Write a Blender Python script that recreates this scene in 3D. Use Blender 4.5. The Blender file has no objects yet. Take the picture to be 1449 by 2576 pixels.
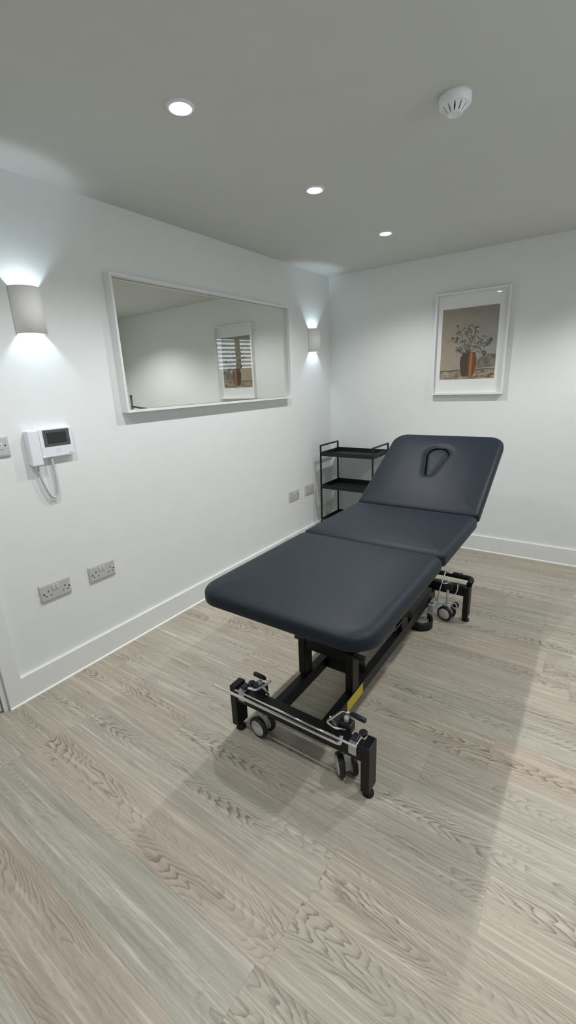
import bpy, bmesh, math, random
from mathutils import Vector, Matrix, Euler
random.seed(7)
PI = math.pi
scene = bpy.context.scene
COL = scene.collection
H = 2.2725          # ceiling height
RW = 3.154          # right wall
NW = -4.75          # wall behind the camera

# ------------------------------------------------------------------ materials
def new_mat(name):
    m = bpy.data.materials.new(name); m.use_nodes = True
    nt = m.node_tree; nt.nodes.clear()
    out = nt.nodes.new('ShaderNodeOutputMaterial')
    return m, nt, out
def srgb(r, g, b):
    f = lambda c: (c/255/12.92) if c/255 <= 0.04045 else ((c/255+0.055)/1.055)**2.4
    return (f(r), f(g), f(b), 1)
def pbr(name, col, rough=0.5, metal=0.0, spec=0.5, bump=None, tint=0.0, coat=0.0):
    """Principled surface with a little procedural variation and optional bump (scale, strength)."""
    m, nt, out = new_mat(name)
    b = nt.nodes.new('ShaderNodeBsdfPrincipled'); nt.links.new(b.outputs[0], out.inputs[0])
    b.inputs['Roughness'].default_value = rough
    b.inputs['Metallic'].default_value = metal
    b.inputs['Specular IOR Level'].default_value = spec
    b.inputs['Coat Weight'].default_value = coat
    tc = nt.nodes.new('ShaderNodeTexCoord')
    nz = nt.nodes.new('ShaderNodeTexNoise'); nz.inputs['Scale'].default_value = 9; nz.inputs['Detail'].default_value = 3
    nt.links.new(tc.outputs['Object'], nz.inputs['Vector'])
    mx = nt.nodes.new('ShaderNodeMix'); mx.data_type = 'RGBA'
    c = col if len(col) == 4 else (*col, 1)
    t = max(tint, 0.02)
    mx.inputs['A'].default_value = tuple(x*(1-t) for x in c[:3])+(1,)
    mx.inputs['B'].default_value = tuple(min(1, x*(1+t)) for x in c[:3])+(1,)
    nt.links.new(nz.outputs['Fac'], mx.inputs['Factor'])
    nt.links.new(mx.outputs['Result'], b.inputs['Base Color'])
    if bump:
        n2 = nt.nodes.new('ShaderNodeTexNoise'); n2.inputs['Scale'].default_value = bump[0]; n2.inputs['Detail'].default_value = 4
        nt.links.new(tc.outputs['Object'], n2.inputs['Vector'])
        bp = nt.nodes.new('ShaderNodeBump'); bp.inputs['Strength'].default_value = bump[1]; bp.inputs['Distance'].default_value = 0.002
        nt.links.new(n2.outputs['Fac'], bp.inputs['Height']); nt.links.new(bp.outputs['Normal'], b.inputs['Normal'])
    return m
def emit(name, col, s):
    m, nt, out = new_mat(name)
    e = nt.nodes.new('ShaderNodeEmission'); e.inputs[0].default_value = (*col, 1); e.inputs[1].default_value = s
    nt.links.new(e.outputs[0], out.inputs[0]); return m

M = {}
M['wall'] = pbr('wall paint', (0.785, 0.81, 0.805), 0.75, spec=0.25, bump=(220, 0.10), tint=0.005)
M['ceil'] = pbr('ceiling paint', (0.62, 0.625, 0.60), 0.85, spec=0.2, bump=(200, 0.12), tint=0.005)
M['gloss'] = pbr('white gloss trim', (0.80, 0.82, 0.82), 0.38, spec=0.4)
M['seal'] = pbr('white sealant bead', (0.92, 0.92, 0.89), 0.5)
M['plaster'] = pbr('plaster lamp housing', (0.88, 0.87, 0.86), 0.8, bump=(150, 0.1))
M['frame'] = pbr('white frame foil', (0.80, 0.80, 0.79), 0.45)
M['mat'] = pbr('passe partout card', (0.86, 0.87, 0.87), 0.85)
M['plast'] = pbr('white plastic', (0.82, 0.82, 0.88), 0.35)
M['cord'] = pbr('pale cord plastic', (0.62, 0.62, 0.64), 0.4)
M['sock'] = pbr('grey white socket plastic', (0.52, 0.515, 0.52), 0.4)
M['sockw'] = pbr('white switch plastic', (0.62, 0.62, 0.61), 0.35)
M['hole'] = pbr('dark hole', (0.01, 0.01, 0.01), 0.8)
M['vinyl'] = pbr('charcoal vinyl', srgb(27, 35, 44), 0.48, spec=0.22, bump=(420, 0.10), tint=0.04)
M['black'] = pbr('black powder coat', (0.0055, 0.0060, 0.0065), 0.42, spec=0.32, bump=(600, 0.06))
M['plug'] = pbr('black foot plastic', (0.005, 0.005, 0.005), 0.5, spec=0.35)
M['grip'] = pbr('black rubber grip', (0.014, 0.014, 0.020), 0.5)
M['trol'] = pbr('black trolley paint', (0.010, 0.011, 0.012), 0.5, spec=0.35)
M['chrome'] = pbr('chrome', (0.80, 0.80, 0.80), 0.14, metal=1)
M['zinc'] = pbr('zinc plate', (0.62, 0.62, 0.62), 0.38, metal=0.85)
M['tyre'] = pbr('caster tyre', (0.012, 0.012, 0.012), 0.5)
M['hub'] = pbr('caster hub', (0.55, 0.55, 0.55), 0.4)
M['yellow'] = pbr('yellow label', (0.70, 0.58, 0.02), 0.45, tint=0.06)
M['labmark'] = pbr('label print', (0.45, 0.25, 0.03), 0.5)
M['boxgrey'] = pbr('pale grey housing', (0.33, 0.36, 0.35), 0.45)
M['screenb'] = pbr('screen bezel', (0.075, 0.09, 0.09), 0.28)
M['screen'] = pbr('dark screen', (0.02, 0.025, 0.025), 0.2)
M['wick'] = pbr('speaker grille', (0.55, 0.57, 0.60), 0.5)
M['paleled'] = emit('pink status lamp', (1.0, 0.55, 0.55), 3.0)
M['detect'] = pbr('detector plastic', (0.84, 0.87, 0.87), 0.4)
M['bulb'] = emit('downlight lamp', (1.0, 0.98, 0.94), 90.0)
M['capsule'] = emit('capsule lamp', (0.82, 0.93, 1.0), 30.0)
M['door'] = pbr('door paint', (0.62, 0.65, 0.68), 0.4)
M['slat'] = pbr('shutter white', (0.80, 0.80, 0.78), 0.45)
M['darkmetal'] = pbr('dark grey metal', (0.06, 0.06, 0.06), 0.4, metal=0.3)

def mirror_mat():
    m, nt, out = new_mat('mirror silver')
    b = nt.nodes.new('ShaderNodeBsdfPrincipled'); nt.links.new(b.outputs[0], out.inputs[0])
    b.inputs['Base Color'].default_value = (0.88, 0.895, 0.85, 1); b.inputs['Metallic'].default_value = 1; b.inputs['Roughness'].default_value = 0.0
    return m
M['mirror'] = mirror_mat()
def glass_mat():
    m, nt, out = new_mat('picture glass')
    t = nt.nodes.new('ShaderNodeBsdfTransparent'); g = nt.nodes.new('ShaderNodeBsdfGlossy'); g.inputs['Roughness'].default_value = 0.0
    lw = nt.nodes.new('ShaderNodeLayerWeight'); lw.inputs['Blend'].default_value = 0.5      # Schlick reflectance, same from both sides
    pw_ = nt.nodes.new('ShaderNodeMath'); pw_.operation = 'POWER'; pw_.inputs[1].default_value = 5; nt.links.new(lw.outputs['Facing'], pw_.inputs[0])
    f = nt.nodes.new('ShaderNodeMath'); f.operation = 'MULTIPLY_ADD'; f.inputs[1].default_value = 0.96; f.inputs[2].default_value = 0.04; nt.links.new(pw_.outputs[0], f.inputs[0])
    mx = nt.nodes.new('ShaderNodeMixShader')
    nt.links.new(f.outputs[0], mx.inputs[0]); nt.links.new(t.outputs[0], mx.inputs[1]); nt.links.new(g.outputs[0], mx.inputs[2])
    nt.links.new(mx.outputs[0], out.inputs[0]); return m
M['glass'] = glass_mat()

def floor_mat():
    m, nt, out = new_mat('limed oak planks')
    N = nt.nodes.new; L = nt.links.new
    def math_(op, a, b=None, c=None, clamp=False):
        n = N('ShaderNodeMath'); n.operation = op; n.use_clamp = clamp
        for i, v in enumerate((a, b, c)):
            if v is None: continue
            if isinstance(v, (int, float)): n.inputs[i].default_value = v
            else: L(v, n.inputs[i])
        return n.outputs[0]
    def comb(x, y, z):
        n = N('ShaderNodeCombineXYZ')
        for i, v in enumerate((x, y, z)):
            if isinstance(v, (int, float)): n.inputs[i].default_value = v
            else: L(v, n.inputs[i])
        return n.outputs[0]
    def noise(vec, scale, detail=2, rough=0.5, dist=0.0):
        n = N('ShaderNodeTexNoise'); n.inputs['Scale'].default_value = scale; n.inputs['Detail'].default_value = detail
        n.inputs['Roughness'].default_value = rough; n.inputs['Distortion'].default_value = dist
        L(vec, n.inputs['Vector']); return n.outputs['Fac']
    def white(vec):
        n = N('ShaderNodeTexWhiteNoise'); n.noise_dimensions = '3D'; L(vec, n.inputs['Vector']); return n
    def mixc(f, a, b, mode='MIX'):
        n = N('ShaderNodeMix'); n.data_type = 'RGBA'; n.blend_type = mode
        for k, v in (('Factor', f), ('A', a), ('B', b)):
            if isinstance(v, (int, float)): n.inputs[k].default_value = v
            elif isinstance(v, tuple): n.inputs[k].default_value = v
            else: L(v, n.inputs[k])
        return n.outputs['Result']
    geo = N('ShaderNodeNewGeometry'); sep = N('ShaderNodeSeparateXYZ'); L(geo.outputs['Position'], sep.inputs[0])
    X, Y = sep.outputs[0], sep.outputs[1]
    PW, PL = 0.184, 1.22
    ys = math_('DIVIDE', math_('ADD', Y, 0.048), PW)
    row = math_('FLOOR', ys)
    fy = math_('SUBTRACT', math_('SUBTRACT', ys, row), 0.5)           # -0.5 .. 0.5 across a plank
    roff = white(comb(row, 3.7, 1.3)).outputs['Value']
    xs = math_('DIVIDE', math_('ADD', X, math_('MULTIPLY', roff, 1.22)), PL)
    colm = math_('FLOOR', xs)
    fx = math_('SUBTRACT', xs, colm)
    wn = white(comb(row, colm, 9.1)); r1 = wn.outputs['Value']
    sc = N('ShaderNodeSeparateColor'); L(wn.outputs['Color'], sc.inputs[0])
    r2, r3, r4 = sc.outputs[0], sc.outputs[1], sc.outputs[2]
    yl = math_('MULTIPLY', fy, PW)
    seed = math_('MULTIPLY', r1, 37.0)
    # ---- cathedral figure: nested arches running along the plank
    cen = math_('MULTIPLY', math_('SUBTRACT', r2, 0.5), 0.07)
    wob = math_('MULTIPLY', math_('SUBTRACT', noise(comb(math_('MULTIPLY', X, 2.2), seed, 0.0), 1.0, 2), 0.5), 0.09)
    yy = math_('SUBTRACT', math_('SUBTRACT', yl, cen), wob)
    dirn = math_('SUBTRACT', math_('MULTIPLY', math_('GREATER_THAN', r3, 0.45), 2.0), 1.0)
    n1 = noise(comb(math_('MULTIPLY', X, 2.6), math_('MULTIPLY', yl, 15.0), seed), 1.0, 2, 0.5)
    n2 = noise(comb(math_('MULTIPLY', X, 22.0), math_('MULTIPLY', yl, 60.0), seed), 1.0, 2, 0.6)
    ph = math_('ADD', math_('MULTIPLY', math_('MULTIPLY', X, dirn), 112.0), math_('ADD', math_('MULTIPLY', math_('SQRT', math_('ADD', math_('MULTIPLY', yy, yy), 0.00012)), 190.0), math_('MULTIPLY', math_('MULTIPLY', yy, yy), 3300.0)))
    ph = math_('ADD', ph, math_('ADD', math_('MULTIPLY', n1, 60.0), math_('MULTIPLY', n2, 6.5)))
    ph = math_('ADD', ph, math_('MULTIPLY', r4, 30.0))
    saw = math_('FRACT', math_('DIVIDE', ph, 6.2832))
    ring = math_('POWER', saw, 3.0)                                     # soft start, crisp edge
    edge = math_('SUBTRACT', 1.0, math_('MULTIPLY', math_('MAXIMUM', math_('SUBTRACT', saw, 0.90), 0.0), 10.0), clamp=True)
    ring = math_('MULTIPLY', ring, edge)
    # where the figure shows
    mask = noise(comb(math_('MULTIPLY', X, 1.5), math_('MULTIPLY', yl, 9.0), math_('ADD', seed, 5.0)), 1.0, 2)
    mr = N('ShaderNodeMapRange'); mr.inputs['From Min'].default_value = 0.45; mr.inputs['From Max'].default_value = 0.62
    mr.inputs['To Min'].default_value = 0.16; mr.inputs['To Max'].default_value = 1.0; L(mask, mr.inputs['Value'])
    cm = N('ShaderNodeMapRange'); cm.inputs['From Min'].default_value = 0.025; cm.inputs['From Max'].default_value = 0.10
    cm.inputs['To Min'].default_value = 1.0; cm.inputs['To Max'].default_value = 0.35; L(math_('ABSOLUTE', yy), cm.inputs['Value'])
    fig = math_('MULTIPLY', math_('MULTIPLY', ring, mr.outputs[0]), cm.outputs[0])
    # ---- straight grain and pores
    st = noise(comb(math_('MULTIPLY', X, 3.0), math_('MULTIPLY', Y, 90.0), seed), 1.0, 4, 0.62)
    st2 = noise(comb(math_('MULTIPLY', X, 9.0), math_('MULTIPLY', Y, 300.0), seed), 1.0, 3, 0.6)
    bro = noise(comb(math_('MULTIPLY', X, 1.2), math_('MULTIPLY', Y, 14.0), seed), 1.0, 3, 0.5)
    # ---- colours
    base = mixc(bro, srgb(150, 147, 134), srgb(192, 187, 173))
    warm = mixc(math_('MULTIPLY', r3, 0.60), base, srgb(183, 167, 150))
    pv = math_('ADD', 0.95, math_('MULTIPLY', r4, 0.10))
    cr = N('ShaderNodeMapRange'); cr.inputs['From Min'].default_value = 0.30; cr.inputs['From Max'].default_value = 0.70
    cr.inputs['To Min'].default_value = 0.85; cr.inputs['To Max'].default_value = 1.15; L(st, cr.inputs['Value'])
    cr2 = N('ShaderNodeMapRange'); cr2.inputs['From Min'].default_value = 0.30; cr2.inputs['From Max'].default_value = 0.70
    cr2.inputs['To Min'].default_value = 0.91; cr2.inputs['To Max'].default_value = 1.06; L(st2, cr2.inputs['Value'])
    k = math_('MULTIPLY', math_('MULTIPLY', cr.outputs[0], cr2.outputs[0]), pv)
    c1 = mixc(math_('MULTIPLY', fig, 1.25, clamp=True), warm, srgb(104, 95, 82))
    pore = N('ShaderNodeMapRange'); pore.inputs['From Min'].default_value = 0.56; pore.inputs['From Max'].default_value = 0.72
    pore.inputs['To Min'].default_value = 0.0; pore.inputs['To Max'].default_value = 0.5; L(st, pore.inputs['Value'])
    c1 = mixc(pore.outputs[0], c1, srgb(206, 202, 188))
    lum = N('ShaderNodeVectorMath'); lum.operation = 'SCALE'; L(c1, lum.inputs[0]); L(k, lum.inputs['Scale'])
    # seams
    s1 = math_('GREATER_THAN', math_('ABSOLUTE', fy), 0.4945)
    s2 = math_('LESS_THAN', fx, 0.0010)
    seam = math_('MAXIMUM', s1, s2)
    c2 = mixc(math_('MULTIPLY', seam, 0.28), lum.outputs[0], srgb(95, 88, 76))
    b = N('ShaderNodeBsdfPrincipled'); L(c2, b.inputs['Base Color'])
    b.inputs['Roughness'].default_value = 0.44; b.inputs['Specular IOR Level'].default_value = 0.35
    bp = N('ShaderNodeBump'); bp.inputs['Strength'].default_value = 0.12; bp.inputs['Distance'].default_value = 0.001
    L(math_('SUBTRACT', st2, math_('MULTIPLY', seam, 0.6)), bp.inputs['Height']); L(bp.outputs[0], b.inputs['Normal'])
    L(b.outputs[0], out.inputs[0]); return m
M['floor'] = floor_mat()

# ------------------------------------------------------------------ helpers
def add_box(bm, x0, x1, y0, y1, z0, z1, bev=0.0, seg=2):
    vs = [bm.verts.new((x, y, z)) for x in (x0, x1) for y in (y0, y1) for z in (z0, z1)]
    f = [(0,1,3,2),(4,6,7,5),(0,4,5,1),(2,3,7,6),(0,2,6,4),(1,5,7,3)]
    fs = [bm.faces.new([vs[i] for i in q]) for q in f]
    if bev > 0:
        es = set(e for q in fs for e in q.edges)
        bmesh.ops.bevel(bm, geom=list(es), offset=bev, segments=seg, affect='EDGES', profile=0.5)
    return bm
def box(*a, **k): return add_box(bmesh.new(), *a, **k)
def add_tube(bm, pts, r, n=12, closed=False, caps=True):
    pts = [Vector(p) for p in pts]; rings = []; up = None
    N_ = len(pts)
    for i, p in enumerate(pts):
        if closed: t = (pts[(i+1) % N_]-pts[i-1]).normalized()
        elif i == 0: t = (pts[1]-p).normalized()
        elif i == N_-1: t = (p-pts[-2]).normalized()
        else: t = ((pts[i+1]-p).normalized()+(p-pts[i-1]).normalized()).normalized()
        if up is None:
            up = Vector((0,0,1)) if abs(t.z) < 0.9 else Vector((1,0,0))
        a = t.cross(up).normalized(); b2 = a.cross(t).normalized(); up = b2
        rr = r[i] if isinstance(r, (list, tuple)) else r
        rings.append([bm.verts.new(p+(a*math.cos(2*PI*k/n)+b2*math.sin(2*PI*k/n))*rr) for k in range(n)])
    m = N_ if closed else N_-1
    for i in range(m):
        A, B = rings[i], rings[(i+1) % N_]
        for k in range(n):
            f = bm.faces.new((A[k], A[(k+1) % n], B[(k+1) % n], B[k])); f.smooth = True
    if caps and not closed:
        bm.faces.new(rings[0][::-1]); bm.faces.new(rings[-1])
    return bm
def tube(*a, **k): return add_tube(bmesh.new(), *a, **k)
def rounded(pts, r, seg=5):
    """polyline with rounded corners"""
    pts = [Vector(p) for p in pts]; out = [pts[0]]
    for i in range(1, len(pts)-1):
        a, b, c = pts[i-1], pts[i], pts[i+1]
        d1, d2 = (a-b), (c-b); q = min(r, d1.length*0.45, d2.length*0.45)
        p1, p2 = b+d1.normalized()*q, b+d2.normalized()*q
        for k in range(seg+1):
            t = k/seg; out.append(p1*(1-t)**2+b*2*t*(1-t)+p2*t*t)
    out.append(pts[-1]); return out
def add_lathe(bm, prof, n=32, cen=(0,0,0), axis=(0,0,1), smooth=True):
    """prof: list of (r, h) along the axis"""
    ax = Vector(axis).normalized(); q = Vector((0,0,1)).rotation_difference(ax); c = Vector(cen); rings = []
    for r, h in prof:
        if r < 1e-6: rings.append([bm.verts.new(c+q @ Vector((0,0,h)))])
        else: rings.append([bm.verts.new(c+q @ Vector((r*math.cos(2*PI*k/n), r*math.sin(2*PI*k/n), h))) for k in range(n)])
    for A, B in zip(rings, rings[1:]):
        for k in range(n):
            k2 = (k+1) % n
            if len(A) == 1 and len(B) == 1: continue
            if len(A) == 1: f = bm.faces.new((A[0], B[k2], B[k]))
            elif len(B) == 1: f = bm.faces.new((A[k], A[k2], B[0]))
            else: f = bm.faces.new((A[k], A[k2], B[k2], B[k]))
            f.smooth = smooth
    return bm
def lathe(*a, **k): return add_lathe(bmesh.new(), *a, **k)
def add_prism(bm, poly, z0, z1, mp=lambda v: v):
    a = [bm.verts.new(mp(Vector((x, y, z0)))) for x, y in poly]; b = [bm.verts.new(mp(Vector((x, y, z1)))) for x, y in poly]
    n = len(poly)
    bm.faces.new(a[::-1]); bm.faces.new(b)
    for k in range(n): bm.faces.new((a[k], a[(k+1) % n], b[(k+1) % n], b[k]))
    return bm
def finish(bm, smooth_angle=None):
    bmesh.ops.recalc_face_normals(bm, faces=bm.faces[:])
def wloc(o):
    v = Vector((0,0,0)); m = Matrix.Identity(4)
    while o:
        m = (Matrix.Translation(o.location) @ o.rotation_euler.to_matrix().to_4x4()) @ m; o = o.parent
    return m
def obj(name, bm, mat, parent=None, label=None, local=False, recalc=True):
    """ONE mesh object; coordinates are world unless local, parts are stored relative to their parent"""
    if recalc: bmesh.ops.recalc_face_normals(bm, faces=bm.faces[:])
    me = bpy.data.meshes.new(name)
    if parent is not None and not local:
        bm.transform(wloc(parent).inverted())
    bm.to_mesh(me); bm.free(); me.materials.append(mat)
    o = bpy.data.objects.new(name, me); COL.objects.link(o)
    if parent is not None: o.parent = parent
    if label: o['label'] = label
    return o
def thing(name, label, cat, loc=(0,0,0), rot=(0,0,0), group=None):
    o = bpy.data.objects.new(name, None); COL.objects.link(o); o.empty_display_size = 0.1
    o.location = loc; o.rotation_euler = rot; o['label'] = label; o['category'] = cat
    if group: o['group'] = group
    return o
def struct(name, bm, mat, parent=None):
    o = obj(name, bm, mat, parent)
    if parent is None: o['kind'] = 'structure'
    return o
def dup(root, loc, label, rot=None):
    def cp(o, par):
        c = o.copy(); COL.objects.link(c); c.parent = par
        for ch in list(o.children): cp(ch, c)
        return c
    r = cp(root, None); r.location = loc; r['label'] = label
    if rot is not None: r.rotation_euler = rot
    return r

# ------------------------------------------------------------------ room shell
T = 0.12
struct('floor', box(-0.6, RW+0.1, NW-0.1, 0.1, -0.08, 0.0), M['floor'])
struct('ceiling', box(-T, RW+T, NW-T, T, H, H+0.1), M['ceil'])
struct('wall_back', box(-T, RW+T, 0.0, T, 0, H), M['wall'])
struct('wall_near', box(-T, RW+T, NW-T, NW, 0, H), M['wall'])
DY0, DY1, DH = -3.085, -3.93, 2.02       # door opening in the left wall
bm = box(-T, 0, DY0, 0.0, 0, H); add_box(bm, -T, 0, DY1, DY0, DH+0.03, H); add_box(bm, -T, 0, NW, DY1, 0, H)
struct('wall_left', bm, M['wall'])
WY0, WY1, WZ0, WZ1 = -3.25, -1.85, 1.50, 2.13    # high window in the right wall
bm = box(RW, RW+T, WY1, 0.0, 0, H); add_box(bm, RW, RW+T, NW, WY0, 0, H)
add_box(bm, RW, RW+T, WY0, WY1, 0, WZ0); add_box(bm, RW, RW+T, WY0, WY1, WZ1, H)
struct('wall_right', bm, M['wall'])
BH, BT = 0.128, 0.018
def skirting(name, a, b, nrm):
    """a,b: endpoints on the wall line, nrm: into the room"""
    a, b, n = Vector((*a, 0)), Vector((*b, 0)), Vector((*nrm, 0))
    bm = bmesh.new(); prof = [(0, 0), (BT, 0), (BT, BH-0.002), (BT-0.002, BH), (0, BH)]
    va = [bm.verts.new(a+n*d+Vector((0,0,z))) for d, z in prof]; vb = [bm.verts.new(b+n*d+Vector((0,0,z))) for d, z in prof]
    bm.faces.new(va); bm.faces.new(vb[::-1])
    for k in range(5): bm.faces.new((va[k], vb[k], vb[(k+1) % 5], va[(k+1) % 5]))
    return struct(name, bm, M['gloss'])
def bead(name, a, b, nrm):
    a, b, n = Vector((*a, 0)), Vector((*b, 0)), Vector((*nrm, 0))
    bm = bmesh.new(); R_ = 0.0075; prof = [(BT, 0)]+[(BT+R_*math.cos(t), R_*math.sin(t)) for t in [k*PI/8 for k in range(5)]]
    va = [bm.verts.new(a+n*d+Vector((0,0,z))) for d, z in prof]; vb = [bm.verts.new(b+n*d+Vector((0,0,z))) for d, z in prof]
    bm.faces.new(va); bm.faces.new(vb[::-1]); m = len(prof)
    for k in range(m): bm.faces.new((va[k], vb[k], vb[(k+1) % m], va[(k+1) % m]))
    return struct(name, bm, M['seal'])
AR0, AR1 = -3.009, -3.079
skirting('baseboard_left', (0, 0), (0, AR0), (1, 0)); bead('trim_1', (0, -BT), (0, AR1), (1, 0))
skirting('baseboard_back', (BT, 0), (RW-BT, 0), (0, -1)); bead('trim_2', (BT, 0), (RW-BT, 0), (0, -1))
skirting('baseboard_right', (RW, 0), (RW, NW), (-1, 0))
skirting('baseboard_near', (0, NW), (RW-BT, NW), (0, 1))
# door case on the left
bm = box(0, 0.019, AR1, AR0, 0, DH+0.07, bev=0.002); add_box(bm, 0, 0.019, DY1-0.07, DY1, 0, DH+0.07, bev=0.002)
add_box(bm, 0, 0.019, DY1, AR1, DH, DH+0.07, bev=0.002)
struct('trim_3', bm, M['gloss'])
d = bpy.data.objects.new('door_1', None); COL.objects.link(d); d['kind'] = 'structure'; d.location = (-0.06, (DY0+DY1)/2, 0)
bm = box(-T, 0.008, DY0-0.016, DY0, 0, DH); add_box(bm, -T, 0.008, DY1, DY1+0.016, 0, DH); add_box(bm, -T, 0.008, DY1+0.016, DY0-0.016, DH, DH+0.03)
add_box(bm, -0.075, -0.045, DY0-0.034, DY0-0.016, 0, DH)
obj('door_lining', bm, M['gloss'], d)
obj('door_leaf', box(-0.042, -0.004, DY1+0.02, DY0-0.020, 0.006, DH-0.004, bev=0.002), M['door'], d)
hb = lathe([(0, 0), (0.026, 0), (0.026, 0.008), (0.010, 0.010), (0.010, 0.045), (0, 0.045)], cen=(-0.004, -3.85, 1.0), axis=(1,0,0))
add_tube(hb, rounded([(0.032, -3.85, 1.0), (0.045, -3.85, 1.0), (0.045, -3.73, 1.0)], 0.01), 0.009)
obj('door_handle', hb, M['chrome'], d)
# high window with louvred shutters on the right wall
w = bpy.data.objects.new('window_1', None); COL.objects.link(w); w['kind'] = 'structure'; w.location = (RW, (WY0+WY1)/2, WZ0)
F = 0.045
def ring_frame(x0, x1, y0, y1, z0, z1, f):
    bm = box(x0, x1, y0, y0+f, z0, z1); add_box(bm, x0, x1, y1-f, y1, z0, z1)
    add_box(bm, x0, x1, y0+f, y1-f, z0, z0+f); add_box(bm, x0, x1, y0+f, y1-f, z1-f, z1); return bm
obj('window_frame', ring_frame(RW+0.06, RW+0.11, WY0, WY1, WZ0, WZ1, F), M['gloss'], w)
obj('window_pane', box(RW+0.082, RW+0.086, WY0+F, WY1-F, WZ0+F, WZ1-F), M['glass'], w)
ym = (WY0+WY1)/2+0.12
for ya, yb in ((WY0, ym), (ym, WY1)):
    pn = obj('shutter_panel', ring_frame(RW-0.005, RW+0.025, ya+0.003, yb-0.003, WZ0+0.003, WZ1-0.003, 0.05), M['slat'], w)
    bm = bmesh.new(); nz = 8; zz0, zz1 = WZ0+0.055, WZ1-0.055
    for k in range(nz):
        zc = zz0+(k+0.5)*(zz1-zz0)/nz; s = bmesh.new(); add_box(s, -0.031, 0.031, ya+0.054, yb-0.054, -0.0045, 0.0045, bev=0.002)
        s.transform(Matrix.Translation((RW+0.010, 0, zc)) @ Matrix.Rotation(math.radians(20), 4, 'Y'))
        me_ = bpy.data.meshes.new('t'); s.to_mesh(me_); s.free(); bm.from_mesh(me_); bpy.data.meshes.remove(me_)
    obj('louvres', bm, M['slat'], pn)

# ------------------------------------------------------------------ wall lights
def make_sconce(loc, label):
    t = thing('wall_light', label, 'wall light', loc, group='up and down wall lights')
    a, P, h2, th = 0.064, 0.066, 0.093, 0.007
    bm = bmesh.new(); n = 28
    def arc(a_, p_, z): return [bm.verts.new((p_*math.sin(PI*k/n), -a_*math.cos(PI*k/n), z)) for k in range(n+1)]
    ot, ob, it, ib = arc(a, P, h2), arc(a, P, -h2), arc(a-th, P-th, h2), arc(a-th, P-th, -h2)
    for A, B, s in ((ob, ot, 1), (it, ib, 1), (ot, it, 0), (ib, ob, 0)):
        for k in range(n):
            f = bm.faces.new((A[k], A[k+1], B[k+1], B[k])); f.smooth = bool(s)
    for k in (0, n): bm.faces.new((ot[k], it[k], ib[k], ob[k]))
    bm.transform(Matrix.Translation((0.0005, 0, 0)))
    obj('housing', bm, M['plaster'], t, local=True)
    bp = box(0.0005, 0.006, -0.03, 0.03, -0.03, 0.03); add_box(bp, 0.006, 0.016, -0.012, 0.012, -0.010, 0.010)
    obj('lamp_holder', bp, M['plast'], t, local=True)
    obj('lamp_capsule', lathe([(0, -0.034), (0.006, -0.031), (0.0075, -0.02), (0.0075, 0.02), (0.006, 0.031), (0, 0.034)], n=14, cen=(0.0235, 0, 0)), M['capsule'], t, local=True)
    for z in (-0.0275, 0.0275):
        L_ = bpy.data.lights.new('lamp_glow', 'SPOT'); L_.energy = SC_E; L_.color = (0.74, 0.90, 1.0); L_.shadow_soft_size = 0.011
        L_.spot_size = math.radians(160); L_.spot_blend = 0.6
        lo = bpy.data.objects.new('lamp_glow', L_); COL.objects.link(lo); lo.parent = t; lo.location = (0.0315, 0, z)
        if z > 0: lo.rotation_euler = (PI, 0, 0)
    return t
SC_E = 5.4
s1 = make_sconce((0, -2.645, 1.747), 'white plaster half-round wall light left of the mirror, above the intercom')
dup(s1, (0, -0.302, 1.740), 'white plaster half-round wall light right of the mirror, beside the room corner')

# ------------------------------------------------------------------ downlights
DL_E = 43
def make_downlight(loc, label):
    t = thing('downlight', label, 'ceiling light', loc, group='recessed ceiling downlights')
    obj('bezel', lathe([(0.046, 0), (0.045, -0.004), (0.040, -0.0065), (0.036, -0.0065), (0.0275, -0.0015), (0.0275, 0)], n=48), M['plast'], t, local=True)
    obj('lamp', lathe([(0, -0.0090), (0.012, -0.0082), (0.022, -0.0058), (0.0272, -0.0018), (0.0272, -0.0004), (0, -0.0004)], n=40), M['bulb'], t, local=True)
    L_ = bpy.data.lights.new('lamp_beam', 'SPOT'); L_.energy = DL_E; L_.color = (0.985, 0.99, 1.0); L_.shadow_soft_size = 0.018
    L_.spot_size = math.radians(138); L_.spot_blend = 0.6
    lo = bpy.data.objects.new('lamp_beam', L_); COL.objects.link(lo); lo.parent = t; lo.location = (0, 0, -0.016)
    return t
d1 = make_downlight((0.850, -2.466, H), 'largest lit round white downlight, nearest the viewer at upper left')
dup(d1, (0.852, -1.638, H), 'lit round white downlight in the middle of the ceiling row')
dup(d1, (0.852, -0.795, H), 'smallest lit round white downlight, nearest the far corner')
dup(d1, (0.850, -3.300, H), 'lit round white downlight above and left of the viewer, outside the photo')

for yy_, nm_, en_, sz_, bl_ in ((-0.795, 'nearest the far wall', 74, 132, 0.6), (-2.300, 'middle of its row', 50, 120, 0.8), (-3.300, 'nearest the viewer', 46, 100, 0.8)):
    dd = dup(d1, (2.300, yy_, H), 'lit downlight of the right-hand row outside the photo, '+nm_)
    for ch in dd.children:
        if ch.type == 'LIGHT':
            ch.data = ch.data.copy(); ch.data.energy = en_; ch.data.spot_size = math.radians(sz_); ch.data.spot_blend = bl_

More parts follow.
